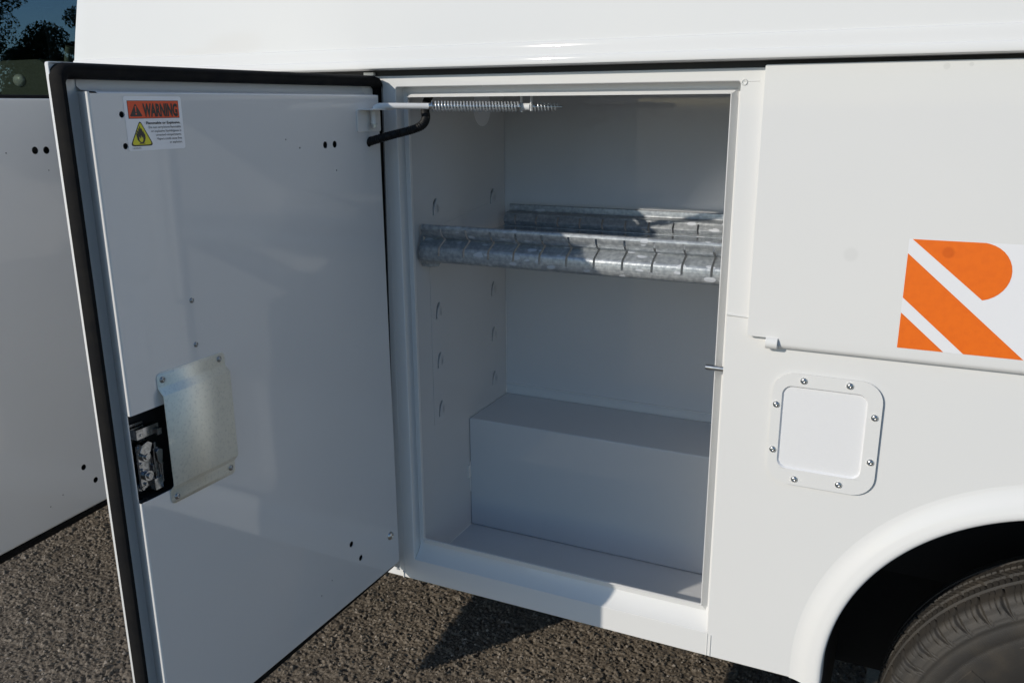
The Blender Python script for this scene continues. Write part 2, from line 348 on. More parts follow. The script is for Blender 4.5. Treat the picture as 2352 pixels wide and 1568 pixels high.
# worn rubbing strip along the right lip
# ---- compartment interior
XW, YB, ZF, YL, ZL, ZC = -.66, .474, .469, .262, .755, 1.516
def yz(a, b, d): return (d, a, b)
def slot_outline(y, z, s=1.35):
    # crescent: tall thin slit bent towards the back at its top
    p = [(-.007, -.014), (-.0035, -.0135), (-.003, -.006), (.0, .002), (.005, .0085), (.0065, .013), (.0005, .0125), (-.0045, .007), (-.0068, -.002)]
    return [(y+a*s, z+b*s) for a, b in p]
slotsF = [(.128, z) for z in (1.284, 1.055, .940, .824)]; slotsB = [(.402, z) for z in (1.281, 1.052, .935, .818)]
mb = MB()
plate(mb, [[(.0345, ZF), (YL+.002, ZF), (YB, ZF), (YB, ZC), (.0345, ZC)]]+[slot_outline(y, z) for y, z in slotsF+slotsB]+[circ(.356, 1.468, .018, 20, .022)], XW, XW-.004, yz)
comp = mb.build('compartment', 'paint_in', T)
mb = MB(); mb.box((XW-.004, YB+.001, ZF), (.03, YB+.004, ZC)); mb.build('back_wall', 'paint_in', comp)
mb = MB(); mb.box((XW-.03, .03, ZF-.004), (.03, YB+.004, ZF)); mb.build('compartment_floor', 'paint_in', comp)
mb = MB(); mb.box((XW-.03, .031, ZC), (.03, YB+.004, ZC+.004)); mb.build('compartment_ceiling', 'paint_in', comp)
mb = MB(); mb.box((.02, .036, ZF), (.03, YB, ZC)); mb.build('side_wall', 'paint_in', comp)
mb = MB(); mb.box((XW-.012, .05, ZF), (XW-.010, YB, ZC)); mb.build('slot_shade_sheet', 'dark', comp)  # black sheet that puts shade behind the wall slots
mb = MB()
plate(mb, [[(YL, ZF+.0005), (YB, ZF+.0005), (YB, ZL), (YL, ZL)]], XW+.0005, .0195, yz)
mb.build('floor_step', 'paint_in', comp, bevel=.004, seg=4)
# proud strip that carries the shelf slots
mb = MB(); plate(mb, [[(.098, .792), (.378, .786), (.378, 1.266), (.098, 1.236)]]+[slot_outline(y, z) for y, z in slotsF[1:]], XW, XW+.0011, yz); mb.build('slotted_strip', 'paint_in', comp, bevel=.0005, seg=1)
for y, z in slotsF+slotsB:           # half-round tab bulging beside every slot
    mb = MB(); pts = []
    for i in range(7):
        a = math.pi*i/6; pts.append((y+.0105+.0055*math.sin(a), z-.005+.0095*math.cos(a)))
    n = len(pts); vs = [(XW+.0010, y+.0095, z+.0045), (XW+.0010, y+.0095, z-.0145)]+[(XW+.0014, a, b) for a, b in pts]+[(XW+.0030, y+.0105+(a-y-.0105)*.45, z-.005+(b-z+.005)*.5) for a, b in pts]
    mb.add(vs, [(2+i, 3+i, 2+n+i+1, 2+n+i) for i in range(n-1)]+[tuple(2+n+i for i in range(n))]); mb.build('shelf_slot_tab', 'paint_in', comp, smooth=80)
mb = MB(); plate(mb, [[(a, min(b, 1.5145)) for a, b in circ(.356, 1.4895, .043, 32)]], XW+.0002, XW+.0014, yz); mb.build('pale_disc', 'st_white', comp, smooth=40)  # flat pale disc, whiter than the wall around it
mb = MB()   # beads of sealer along inner corners
def bead(pts, r):
    q = []; P_ = [Vector(p) for p in pts]
    for i in range(len(P_)-1):
        k = max(2, int((P_[i+1]-P_[i]).length/.012))
        for j in range(k): q.append(P_[i].lerp(P_[i+1], j/k))
    q.append(P_[-1]); mb.tube(q, [r*random.uniform(.7, 1.35) for _ in q], 6)
bead([(XW, YL, ZL), (XW+.0005, YB, ZL)], .0011); bead([(XW+.001, YB, ZL), (XW+.001, YB, ZL+.25)], .0011); bead([(XW, .06, ZF), (XW, YL, ZF)], .0014)
bead([(XW, YB, ZL+.028), (.015, YB, ZL+.02)], .0010)
mb.box((XW, YL-.012, .60), (XW+.003, YL+.001, .632))
mb.tube([(XW+.001, YL-.001, .56), (XW+.001, YL-.001, .64)], .002, 6)
mb.build('corner_bead', 'caulk', comp, smooth=60)
for px, pz in ((-.62, 1.243), (-.30, 1.243)): pass
# second compartment recess behind the far door
mb = MB(); x0, z0, x1, z1 = OP2[0]+.006, OP2[1]-.03, OP2[2]-.006, OP2[3]-.004
mb.box((x0-.01, .46, z0), (x1+.01, .464, z1)); mb.box((x0-.012, .032, z0), (x0-.008, .46, z1)); mb.box((x1+.008, .032, z0), (x1+.012, .46, z1)); mb.box((x0, .032, z0-.004), (x1, .46, z0)); mb.box((x0, .032, z1), (x1, .46, z1+.004))
mb.build('compartment', 'paint_in', T)

# ---- shelf rails: rolled channel with slits
def soften(prof, rows, k=2):
    q = []; m = len(prof)
    for i in range(m-1):
        p0, p1, p2, p3 = [Vector(prof[min(max(j, 0), m-1)]) for j in (i-1, i, i+1, i+2)]
        for t in range(k):
            t /= k; q.append(tuple(.5*((2*p1)+(-p0+p2)*t+(2*p0-5*p1+4*p2-p3)*t*t+(-p0+3*p1-3*p2+p3)*t**3)))
    return q+[prof[-1]], (rows[0]*k, rows[1]*k)
def rail(nm, prof, X0, X1, slits, rows, th, extra=None):
    prof, rows = soften(prof, rows)
    xs = [X0]
    for s in slits: xs += [s-.0022, s+.0022]
    xs += [X1]; xs = sorted(xs)
    for a_, b_ in list(zip(xs[:-1], xs[1:])):
        if b_-a_ > .01: xs += [a_+(b_-a_)*t for t in (.25, .5, .75)]
    xs = sorted(xs)
    sl = set(round(s-.0022, 5) for s in slits)
    bm_v = []; f = []; m = len(prof)
    for x in xs: bm_v += [(x, y, z) for y, z in prof]
    for i in range(len(xs)-1):
        for j in range(m-1):
            if round(xs[i], 5) in sl and rows[0] <= j < rows[1]: continue
            f.append((i*m+j, i*m+j+1, (i+1)*m+j+1, (i+1)*m+j))
    me = mesh(bm_v, f, nm); o = link(nm, me, 'galv', T)
    s = o.modifiers.new('sheet', 'SOLIDIFY'); s.thickness = th; s.offset = 0
    return o
sx = [-.606, -.5475, -.4914, -.4350, -.3785, -.3215, -.2650, -.2085, -.1510, -.0945, -.0400]
pf = [(.0665, 1.2530), (.0620, 1.2542), (.0585, 1.2525), (.0570, 1.248), (.0590, 1.240), (.0655, 1.2305), (.0745, 1.2258), (.0745, 1.2225), (.0560, 1.2130), (.0505, 1.2095), (.0482, 1.2040), (.0475, 1.1930), (.0490, 1.1840), (.0545, 1.1788), (.064, 1.1775), (.100, 1.1780)]
r1 = rail('shelf_rail', pf, -.654, .019, sx, (3, 11), .0019); r1['label'] = 'front galvanised shelf rail nearest the door opening'
mb = MB(); mb.add([(-.6545, .0490, 1.205), (-.6545, .0490, 1.187), (-.6545, .058, 1.167), (-.640, .064, 1.1640), (-.618, .066, 1.1670), (-.611, .066, 1.1790), (-.6545, .067, 1.222), (-.6545, .064, 1.25)], [(0, 1, 2, 6), (1, 2, 3, 4, 5), (0, 6, 7)])
mb.build('rail_end_tab', 'galv', r1)
pb = [(.470, 1.2525), (.4655, 1.2560), (.4610, 1.2550), (.4600, 1.2440), (.4560, 1.2400), (.4400, 1.2385), (.4350, 1.2370), (.4330, 1.2335), (.4260, 1.2230), (.4255, 1.2200), (.4300, 1.2130), (.4330, 1.2105), (.4300, 1.2085), (.4200, 1.2080)]
flange_y = (.232, .4205)
sx2 = [-.606+.0565*i-.004 for i in range(11)]
r2_ = rail('shelf_rail', pb, -.640, .019, sx2, (7, 11), .0016); r2_['label'] = 'rear galvanised shelf rail against the back wall'

mb = MB(); mb.box((-.640, .232, 1.2068), (.019, .4205, 1.2080)); mb.build('rail_flange', 'zinc_smooth', r2_)
# ---- doors
def screw(nm, x, z, n0, r, parent, m='bolt', slot=True):
    mb = MB(); v = []; f = []
    rings = [(r, 0), (r*.96, r*.22), (r*.75, r*.45), (r*.42, r*.58)]
    for rr, h in rings: v += [(x+rr*math.cos(a*math.pi/6), n0+h, z+rr*math.sin(a*math.pi/6)) for a in range(12)]
    v.append((x, n0+(r*.25 if slot else r*.6), z))
    for i in range(3):
        for k in range(12): f.append((i*12+k, i*12+(k+1) % 12, (i+1)*12+(k+1) % 12, (i+1)*12+k))
    f += [(36+k, 36+(k+1) % 12, 48) for k in range(12)]
    mb.add(v, f); return mb.build(nm, m, parent, smooth=50)
def make_door(name, W, loc, ang, holes, notch, label, zt=1.5505, zb=.484, slope=None):
    PT, PB, PO, PI = 1.512, .521, W-.0225, .048        # inner pan: top, bottom, outer side, hinge side
    mb = MB()
    plate(mb, [rrect(0.004, zb, W, zt, .003, 2)], -.0025, .0015, XZ)
    # hemmed return edge of the skin
    ring(mb, (0.004, zb, W, zt), .003, [(0, .0012), (.0002, .0032), (.0010, .0038), (.0022, .0030), (.0026, .0012)], XZ, n=2)
    d = mb.build(name, 'paint', T, smooth=40); d.location = (loc[0], loc[1], 0); d.rotation_euler = (0, 0, ang); d['label'] = label
    # folded pan: floor of the channel, wall, rolled corner, face
    mb = MB(); N = .040
    # face plate with holes and latch notch
    if notch:
        a0, a1, zn0, zn1 = notch
        face = [(PI, PB), (PO-.003, PB), (PO-.003, zn0), (a0, zn0), (a0, zn1), (PO-.003, zn1), (PO-.003, PT), (PI, PT)]
    else: face = [(PI, PB), (PO-.003, PB), (PO-.003, PT), (PI, PT)]
    plate(mb, [face]+[circ(x, z, r, 14) for x, z, r in holes], N-.0012, N, XZ)
    pan = mb.build('inner_panel', 'paint_pan', d)
    mb = MB(); mb.box((PI+.004, .020, PB+.004), ((.585 if notch else PO-.006), .022, PT-.004)); mb.build('hole_shade_sheet', 'dark', d)  # black sheet gives the panel holes their shade
    mb = MB()
    def wall(z0, z1):
        pr = [(W-.003, .0018), (W-.032, .0020), (W-.037, .0032), (W-.0330, .010), (PO-.0008, N-.0050), (PO-.0002, N-.0028), (PO-.0010, N-.0008), (PO-.0030, N)]
        v = []; 
        for z in (z0, z1): v += [(a, b, z) for a, b in pr]
        m = len(pr); mb.add(v, [(i, i+1, m+i+1, m+i) for i in range(m-1)])
    if notch:
        wall(PB-.02, zn0); wall(zn1, PT+.002)
        pr = [(W-.003, .0018), (W-.032, .0020), (W-.037, .0032), (W-.0330, .010), (PO-.0015, N-.0085), (PO-.0030, N-.0085)]; m = len(pr)
        mb.add([(a, b, z) for z in (zn0, zn1) for a, b in pr], [(i, i+1, m+i+1, m+i) for i in range(m-1)])
    else: wall(PB-.02, PT+.002)
    v = []; pr = [(PT-.0005, N), (PT+.0012, N-.001), (PT+.002, N-.003), (PT+.004, .010), (PT+.009, .0030), (zt-.002, .0018)]
    for a in (PI, W-.037): v += [(a, b, z) for z, b in pr]
    m = len(pr); mb.add(v, [(i, i+1, m+i+1, m+i) for i in range(m-1)])
    v = []; pr = [(PB, N), (PB-.0015, N-.0005), (PB-.003, N-.003), (PB-.006, .004), (zb+.003, .0018)]
    for a in (PI, PO-.002): v += [(a, b, z) for z, b in pr]
    m = len(pr); mb.add(v, [(i, i+1, m+i+1, m+i) for i in range(m-1)])
    v = []; pr = [(PI, N), (PI-.002, N-.001), (PI-.003, N-.004), (PI-.006, .004), (.006, .0018)]
    for z in (PB-.02, PT+.002): v += [(a, b, z) for a, b in pr]
    m = len(pr); mb.add(v, [(i, i+1, m+i+1, m+i) for i in range(m-1)])
    mb.build('panel_edge', 'paint', d, smooth=62)
    mb = MB()
    pr = [(-.0006, .0045), (-.0004, .011), (.0012, .0175), (.0042, .0215), (.0082, .0215), (.0112, .0170), (.0120, .010), (.0120, .0025), (-.0006, .0025)]
    pr = [(a, a*1.4, a, a*1.62, b) for a, b in pr]
    ring(mb, (0.0, zb-.004, W, zt+.0005), .020, pr, XZ, n=6, closed=True)
    ring(mb, (0.0, zb-.001, W, zt+.0005), .020, [(.0030, .0212), (.0045, .0224), (.0065, .0224)], XZ, n=6)
    me_o = mb.build('rubber_seal', 'rubber', d, smooth=45)
    for vtx in me_o.data.vertices:          # the strip sags a little between its clips
        c = vtx.co
        if c.x < .026 and c.z < zt-.022: c.y *= .18; c.x = c.x*.5+.004
        if c.z > zt-.03: c.z += .0022*math.sin(c.x*7.5-.4)-.0008*math.sin(c.x*23)
    return d
S0 = .710
holes1 = [(.639, 1.485, .0042), (.639, 1.444, .0042), (.216, 1.428, .0062), (.189, 1.428, .0062), (.212, .643, .0062), (.184, .598, .0062), (.319, 1.441, .0014), (.285, 1.426, .0017), (.188, 1.382, .0016), (.279, .597, .0016), (.313, .582, .0016), (.083, 1.427, .0085), (.70-.075, .64, .0008)]
holes1 = holes1[:-1]
xo, th1 = -.7138, 90.77
door = make_door('compartment_door', S0, (xo, 0), -math.radians(th1), holes1, (.600, 0, .9415, 1.0755), 'open compartment door with warning sticker and uncovered latch', zb=.484)
holes2 = [(.157, 1.402, .0085), (.127, 1.401, .0085), (.231, 1.400, .0018), (.128, 1.356, .0016), (.154, .629, .0075), (.124, .582, .0075), (.224, .585, .0017), (.262, .571, .0017)]
far_door = make_door('compartment_door', .68, (-1.585, 0), -math.radians(85.4), holes2, None, 'farther open compartment door seen beyond the near door', zt=1.523, zb=.484)
D = door
# pocket behind the latch opening, its shade put in as black
mb = MB(); mb.box((.575, .004, .930), (.6700, .006, 1.087)); mb.box((.575, .004, 1.0765), (.6690, .038, 1.078)); mb.box((.575, .004, .939), (.6690, .038, .9405)); mb.box((.592, .004, .939), (.594, .038, 1.078))
mb.build('latch_pocket', 'dark', D)
# cover plate over the latch: two flanges, joggled middle
mb = MB()
sec = [(.9185, .0412), (.9395, .0412), (.9402, .0418), (.9500, .0499), (.9508, .0505), (1.0905, .0505), (1.0913, .0499), (1.1010, .0418), (1.1018, .0412), (1.1235, .0412)]
def covx(z): return (.5035, .6355)
zz = []
for z, n in sec: zz.append((z, n))
v = []; f = []
cr = .006
zs = [(.9185, .0412, cr), (.9185+.0018, .0412, cr*.35), (.9185+cr, .0412, 0)]+[(z, n, 0) for z, n in sec[1:-1]]+[(1.1235-cr, .0412, 0), (1.1235-.0018, .0412, cr*.35), (1.1235, .0412, cr)]
for z, n, ins in zs:
    q = 0
    v += [(.5035+ins-q, n, z), (.6355-ins, n, z)]
for i in range(len(zs)-1): f.append((2*i, 2*i+1, 2*i+3, 2*i+2))
me = mesh(v, f, 'latch_cover'); o = link('latch_cover', me, 'cover', D, smooth=20); s = o.modifiers.new('sheet', 'SOLIDIFY'); s.thickness = .0016; s.offset = 0
for x, z in ((.627, 1.113), (.515, 1.114), (.513, .930), (.625, .928)): screw('cover_screw', x, z, .0418, .0050, D)
for x, z in ((.555, 1.216), (.556, 1.148)): screw('screw', x, z, .040, .0042, D)
screw('bolt_head', .077, .597, .040, .0095, D, 'steel')
# latch mechanism in the pocket
mb = MB()
lx = lambda s: s
mb.box((.645, .010, .962), (.672, .0125, 1.052)); mb.box((.642, .010, .962), (.6455, .030, 1.020))        # back plate, folded side
mb.box((.648, .022, .955), (.672, .026, 1.022))                                                            # front plate
mb.box((.632, .016, 1.032), (.672, .0285, 1.047)); mb.box((.632, .0285, 1.030), (.640, .034, 1.040))         # top hook
mb.tube([(.661, .022, 1.004), (.661, .031, 1.004)], .0075, 16); mb.tube([(.661, .022, .974), (.661, .032, .974)], .0080, 16)
mb.tube([(.661, .030, 1.004), (.661, .034, 1.004)], .0045, 12); mb.tube([(.661, .030, .974), (.661, .035, .974)], .0045, 12)
plate(mb, [[(.650, 1.022), (.657, 1.027), (.668, 1.024), (.673, 1.014), (.666, 1.008), (.655, 1.010)]], .022, .033, XZ)   # claw
plate(mb, [[(.634, 1.006), (.640, 1.010), (.646, 1.006), (.645, .992), (.640, .984), (.636, .990)]], .020, .034, XZ)     # lever
plate(mb, [[(.632, .984), (.6345, .988), (.652, .987), (.652, .975), (.6335, .977)]], .026, .030, XZ)
mb.tube([(.636, .030, .990), (.637, .030, .955)], .0022, 8); mb.tube([(.641, .030, 1.012), (.6395, .031, .950)], .0017, 8)
mb.box((.640, .024, .948), (.655, .034, .966)); mb.tube([(.668, .008, .955), (.668, .020, .955)], .0060, 6); mb.tube([(.668, .02, .955), (.668, .025, .955)], .003, 8)
for x_, z_ in ((.664, 1.038), (.650, 1.038), (.668, .985), (.652, .965), (.665, .962), (.6695, .995)): mb.tube([(x_, .020, z_), (x_, .0295, z_)], .0021, 8)
mb.tube([(.6475, .030, 1.012), (.6475, .030, .952)], .0014, 8); mb.box((.6485, .0262, .966), (.6500, .0275, 1.000)); mb.box((.656, .0262, .9575), (.671, .0272, .9595))
mb.build('latch', 'latch', D, bevel=.0009, seg=2)
# hinge
mb = MB(); mb.tube([(xo+.0015, -.0015, .468), (xo+.0015, -.0015, 1.549)], .0052, 14); mb.box((xo+.001, -.0012, .468), (xo+.022, -.0002, 1.530))
for k in range(1, 18): pass
mb.build('door_hinge', 'paint', T, smooth=50)
mb = MB(); mb.tube([(-1.585, -.0015, .468), (-1.585, -.0015, 1.522)], .0052, 12); mb.build('door_hinge', 'paint', T, smooth=50)
mb = MB(); mb.box((-.736, -.004, 1.5515), (-.712, .003, 1.5575)); mb.build('hinge_stop', 'paint', T, bevel=.001)

# ---- warning sticker (print on the door panel); u left->right, v top->bottom
SX0, SW, SZ0, SH, SN = .6345, .0985, 1.5085, .0715, .0403
def stk(u, v, d=0.): return (SX0-SW*u, SN+d, SZ0-SH*v)
smb = MB()
def sface(loop, lvl, mi, holes=()):
    tri = tessellate_polygon([[Vector((a, b, 0)) for a, b in l] for l in [loop]+list(holes)])
    flat = list(loop)+[p for h in holes for p in h]
    smb.add([stk(a, b, lvl*.00012) for a, b in flat], [tuple(t) for t in tri], mi)
sface(rrect(0, 0, 1, 1, .045), 0, 0)
sface([(.054, .078), (.945, .078), (.945, .408), (.054, .408)], 1, 2); sface([(.060, .086), (.939, .086), (.939, .400), (.060, .400)], 2, 1)
def rtri(cx, top, bot, hw, r):
    P_ = [Vector((cx, top)), Vector((cx+hw, bot)), Vector((cx-hw, bot))]; o = []
    for i in range(3):
        p, a, b = P_[i], P_[i-1], P_[(i+1) % 3]
        da = (a-p).normalized()*r; db = (b-p).normalized()*r
        for t in (0, .25, .5, .75, 1): o.append(tuple(p+da*(1-t)**2+db*t**2))
    return o
sface(rtri(.185, .125, .368, .108, .03), 3, 2); sface([(.172, .178), (.198, .178), (.190, .290), (.180, .290)], 4, 1); sface(circ(.185, .322, .013, 10, .018), 4, 1)
sface(rtri(.232, .430, .915, .200, .075), 1, 2); sface(rtri(.232, .462, .890, .172, .06), 2, 4)
flame = [(.205, .86), (.16, .80), (.15, .72), (.145, .65), (.165, .69), (.16, .60), (.185, .65), (.19, .57), (.205, .61), (.215, .53), (.235, .60), (.245, .58), (.262, .66), (.268, .62), (.285, .70), (.292, .67), (.30, .76), (.285, .82), (.262, .86)]
sface(flame, 3, 2); sface([(.21, .84), (.19, .80), (.195, .74), (.212, .78), (.225, .71), (.236, .77), (.25, .74), (.256, .80), (.24, .84)], 4, 4)
sface([(.185, .862), (.285, .862), (.285, .874), (.185, .874)], 3, 2)
def text(s, u0, u1, vb, hv, mi, bold=0.):
    """one line of print, set to the width u0..u1 with baseline vb and capital height hv"""
    cu = bpy.data.curves.new('t', 'FONT'); cu.body = s; cu.offset = bold; cu.resolution_u = 2
    o = bpy.data.objects.new('t', cu); COL.objects.link(o)
    me = bpy.data.meshes.new_from_object(o.evaluated_get(bpy.context.evaluated_depsgraph_get()))
    vs = [v.co for v in me.vertices]; x0 = min(v.x for v in vs); x1 = max(v.x for v in vs)
    smb.add([stk(u0+(v.x-x0)/(x1-x0)*(u1-u0), vb-v.y/.70*hv, .0005) for v in vs], [tuple(p.vertices) for p in me.polygons], mi)
    bpy.data.objects.remove(o); bpy.data.curves.remove(cu); bpy.data.meshes.remove(me)
text('WARNING', .305, .915, .365, .225, 2, .045)
text('Flammable or Explosive.', .335, .945, .515, .048, 2, .022)
for s, a, v in (('Do not carry/store flammable', .372, .592), ('or explosive liquids/gases in', .405, .665), ('unvented compartments.', .485, .738), ('Vapors could cause fires', .495, .812), ('or explosion.', .715, .885)): text(s, a, .948, v, .044, 3, .006)
text('14208602', .062, .205, .962, .026, 3)
smb.build('warning_sticker', ['st_white', 'st_orange', 'st_black', 'st_grey', 'st_yellow'], D)

# ---- door stay: bracket on the door, rod, springs, clevis under the header
mb = MB()
plate(mb, [rrect(.046, 1.447, .121, 1.487, .003, 3)], .0402, .0425, XZ)
mb.box((.046, .0402, 1.4865), (.116, .075, 1.4890)); 
mb.build('stay_bracket', 'paint', D, bevel=.0009)
A = Vector((-.652, -.078, 1.494)); B = Vector((-.352, .063, 1.490)); ax = (B-A).normalized()
P_ = lambda t: A+ax*t
Ltot = (B-A).length
mb = MB()
mb.tube([P_(-.012)+Vector((0, 0, -.032)), P_(-.012)+Vector((0, 0, -.012)), P_(-.008)+Vector((0, 0, -.003)), P_(0), P_(.018), P_(.095)], [.0048, .0048, .0050, .0055, .0058, .0058], 14)
stay = mb.build('door_stay', 'paint', T, smooth=50)
mb = MB(); mb.tube([P_(.09), P_(Ltot+.012)], .0030, 10); mb.build('stay_rod', 'steel', stay, smooth=50)
for t, r, n_ in ((.098, .0100, 'washer'), (.262, .0100, 'washer'), (.289, .0085, 'washer')):
    mb = MB(); mb.tube([P_(t), P_(t+.0022)], r, 20); mb.build(n_, 'steel', stay, smooth=40)
mb = MB(); mb.tube([P_(.093), P_(.099)], .0060, 12); mb.build('collar', 'steel', stay, smooth=40)
def coil(t0, t1, n, ra, rb, wr, nm):
    e1 = ax.cross(Vector((0, 0, 1))).normalized(); e2 = ax.cross(e1); q = []
    for i in range(n*14+1):
        k = i/(n*14); a = 2*math.pi*n*k; r = ra+(rb-ra)*k; q.append(P_(t0+(t1-t0)*k)+e1*math.cos(a)*r+e2*math.sin(a)*r)
    mb = MB(); mb.tube(q, wr, 6); mb.build(nm, 'steel_light', stay, smooth=60)
M['steel_light'] = mat('spring_wire', (.66, .67, .67), .30, .6)
coil(.101, .261, 27, .0086, .0086, .0015, 'spring'); coil(.292, Ltot+.004, 7, .0082, .0058, .0013, 'spring')
mb = MB(); pc = P_(.276)
mb.tube([pc+Vector((-.009, 0, 0)), pc+Vector((.009, 0, 0))], .0065, 16)
mb.box((pc.x-.011, pc.y-.004, pc.z-.010), (pc.x-.0085, pc.y+.004, 1.512)); mb.box((pc.x+.0095, pc.y-.004, pc.z-.008), (pc.x+.012, pc.y+.004, 1.512)); mb.box((pc.x-.014, pc.y-.007, 1.5105), (pc.x+.020, pc.y+.008, 1.5135))
mb.build('clevis', 'paint', stay, bevel=.0006)
mb = MB(); q0 = P_(-.012); mb.tube([q0+Vector((0, 0, -.034)), q0+Vector((0, 0, -.032))], .0075, 14); mb.tube([q0+Vector((0, 0, -.040)), q0+Vector((0, 0, -.034))], .0055, 6); mb.build('nut', 'steel', stay, bevel=.0004)

# ---- corrugated cable conduit from the door into the body
ctl = [Vector(p) for p in ((-.698, -.080, 1.422), (-.684, -.080, 1.427), (-.661, -.084, 1.432), (-.627, -.078, 1.441), (-.595, -.060, 1.450), (-.581, -.045, 1.458), (-.583, -.026, 1.470), (-.597, -.004, 1.482), (-.612, .020, 1.490), (-.622, .044, 1.500), (-.626, .062, 1.513))]
pts = []
for i in range(len(ctl)-1):
    p0, p1, p2, p3 = ctl[max(i-1, 0)], ctl[i], ctl[i+1], ctl[min(i+2, len(ctl)-1)]
    for k in range(22):
        t = k/22; pts.append(.5*((2*p1)+(-p0+p2)*t+(2*p0-5*p1+4*p2-p3)*t*t+(-p0+3*p1-3*p2+p3)*t**3))
L_ = 0; rs = []
for i, p in enumerate(pts):
    if i: L_ += (p-pts[i-1]).length
    rs.append(.0078+.0008*math.sin(L_*2*math.pi/.0040))
mb = MB(); mb.tube(pts, rs, 14); mb.build('cable_conduit', 'hose', T, smooth=60)
# ---- striker pin
mb = MB(); mb.tube([(-.0325, .0080, 1.0362), (.0015, .0080, 1.0358)], .0048, 18); mb.build('striker_pin', 'steel', T, smooth=40, bevel=0)

# ---- drop-down door over the wheel, rod hinge, decal
DX0, DX1, DZ0, DZ1, DY = .040, 1.62, 1.1075, 1.5535, -.012
mb = MB()
v = []; 
plate(mb, [rrect(DX0, DZ0, DX1, DZ1, .003, 3)], DY, DY+.010, XZ)
dd = mb.build('drop_down_door', 'paint_door', T, bevel=.0022, seg=3)
mb = MB(); hr = .0108; pr = [(DY-.0002, 1.1125), (DY-.0002, 1.0995)]+[(DY-.0002+hr-hr*math.cos(a), 1.0995-hr*math.sin(a)) for a in [math.pi*i/14 for i in range(1, 15)]]+[(DY+2*hr-.0022, 1.1005), (DY+2*hr-.006, 1.098), (DY+.004, 1.104)]; m = len(pr)
mb.add([(x, a, b) for x in (.0925, DX1-.02) for a, b in pr], [(i, i+1, m+i+1, m+i) for i in range(m-1)]+[tuple(range(m)), tuple(m+i for i in range(m))])
mb.build('hinge_tube', 'paint', dd, smooth=40)
mb = MB(); mb.tube([(.072, DY+.0015, 1.0985), (.0920, DY+.0015, 1.0985)], .0100, 20); mb.box((.0745, DY+.004, 1.0915), (.0915, -.0005, 1.1065)); mb.build('hinge_knuckle', 'paint', dd, bevel=.0008)
mb = MB(); y0 = DY-.0003
def flat(mb, loop, y, mi): 
    tri = tessellate_polygon([[Vector((a, b, 0)) for a, b in loop]]); mb.add([(a, y, b) for a, b in loop], [tuple(t) for t in tri], mi)
flat(mb, [(.2770, 1.1135), (2*.30+.62, 1.1135), (2*.30+.62, 1.2895), (.2770, 1.2895)], y0, 0)
bowl = [(.2815, 1.2893), (.3921, 1.2893)]
for i in range(1, 17):
    a = math.radians(88-i*178/16*.93); bowl.append((.3785+.0440*math.cos(a), 1.2447+.0446*math.sin(a)))
bowl = [(.2815, 1.2893), (.3830, 1.2893)]+bowl[2:]
flat(mb, bowl, y0-.00025, 1)
flat(mb, [(.2772, 1.2670), (.4545, 1.1137), (.3722, 1.1137), (.2772, 1.1960)], y0-.00025, 1)
flat(mb, [(.2772, 1.1717), (.3444, 1.1137), (.2772, 1.1137)], y0-.00025, 1)
mb.build('logo_decal', ['white_decal', 'orange'], dd)

# ---- fuel filler cover plate with rivets
mb = MB(); Xf = (.0885, .8425, .2665, 1.0475); Xi = (.1050, .8715, .2435, 1.0245)
ob = rrect(*Xf, .036, 8); ib = rrect(*Xi, .016, 6)
plate(mb, [ob, ib], -.0050, -.0025, XZ)
fc = mb.build('filler_cover', 'paint', T, bevel=.0010, seg=3)
mb = MB(); ring(mb, Xi, .016, [(0, -.0045), (.0015, -.0030), (.0035, .0000)], XZ, n=6); plate(mb, [rrect(Xi[0]+.002, Xi[1]+.002, Xi[2]-.002, Xi[3]-.002, .014, 6)], -.0012, -.0004, XZ); mb.build('recessed_panel', 'paint_tex', fc, smooth=40) if False else None
M['paint_tex'] = mat('textured_white_plastic', (.76, .76, .77), .38, bump=(520, .35), bdist=.0006)
mb.build('recessed_panel', 'paint_tex', fc, smooth=40)
for x, z in ((.139, 1.036), (.213, 1.037), (.256, .987), (.257, .907), (.2105, .857), (.137, .854), (.0965, .904), (.0965, .988)):
    mb = MB(); v = []; f = []
    rr = [(.0060, -.0050), (.0059, -.0060), (.0047, -.0078), (.0026, -.0086), (.0017, -.0074)]
    for r, y in rr: v += [(x+r*math.cos(a*math.pi/8), y, z+r*math.sin(a*math.pi/8)) for a in range(16)]
    for i in range(4): f += [(i*16+k, i*16+(k+1) % 16, (i+1)*16+(k+1) % 16, (i+1)*16+k) for k in range(16)]
    f.append(tuple(64+k for k in range(16))); mb.add(v, f); mb.build('rivet', 'steel', fc, smooth=60)

# ---- wheel arch trim: half-round flare following the opening
ao = arch(.395); mb = MB(); v = []; f = []
prof = [(.045, -.0001), (.040, -.0008), (.035, -.0020), (.028, -.0044), (.021, -.0076), (.015, -.0104), (.011, -.0116), (.003, -.0136), (-.003, -.0150), (-.0085, -.0142), (-.0112, -.0115), (-.0120, -.0070), (-.0118, .040)]
def fine_arch():
    cx, cz, fx = .593, .487, .80; p = [((cx, ZB-.0), (-1, 0), 0)]; o = []
    for i in range(5): o.append((cx, ZB+(cz-ZB)*i/5, -1., 0.))
    for i in range(49):
        a = math.radians(180-90*i/48); o.append((cx, cz, math.cos(a), math.sin(a)))
    for i in range(1, 50):
        a = math.radians(90-90*i/49); o.append((fx, cz, math.cos(a), math.sin(a)))
    for i in range(1, 6): o.append((fx, cz-(cz-ZB)*i/5, 1., 0.))
    return o
fa = fine_arch()
for cx, cz, dx, dz in fa:
    for u, y in prof: v.append((cx+dx*(.390+u), y, cz+dz*(.390+u)))
m = len(prof)
for i in range(len(fa)-1):
    for j in range(m-1): f.append((i*m+j, i*m+j+1, (i+1)*m+j+1, (i+1)*m+j))
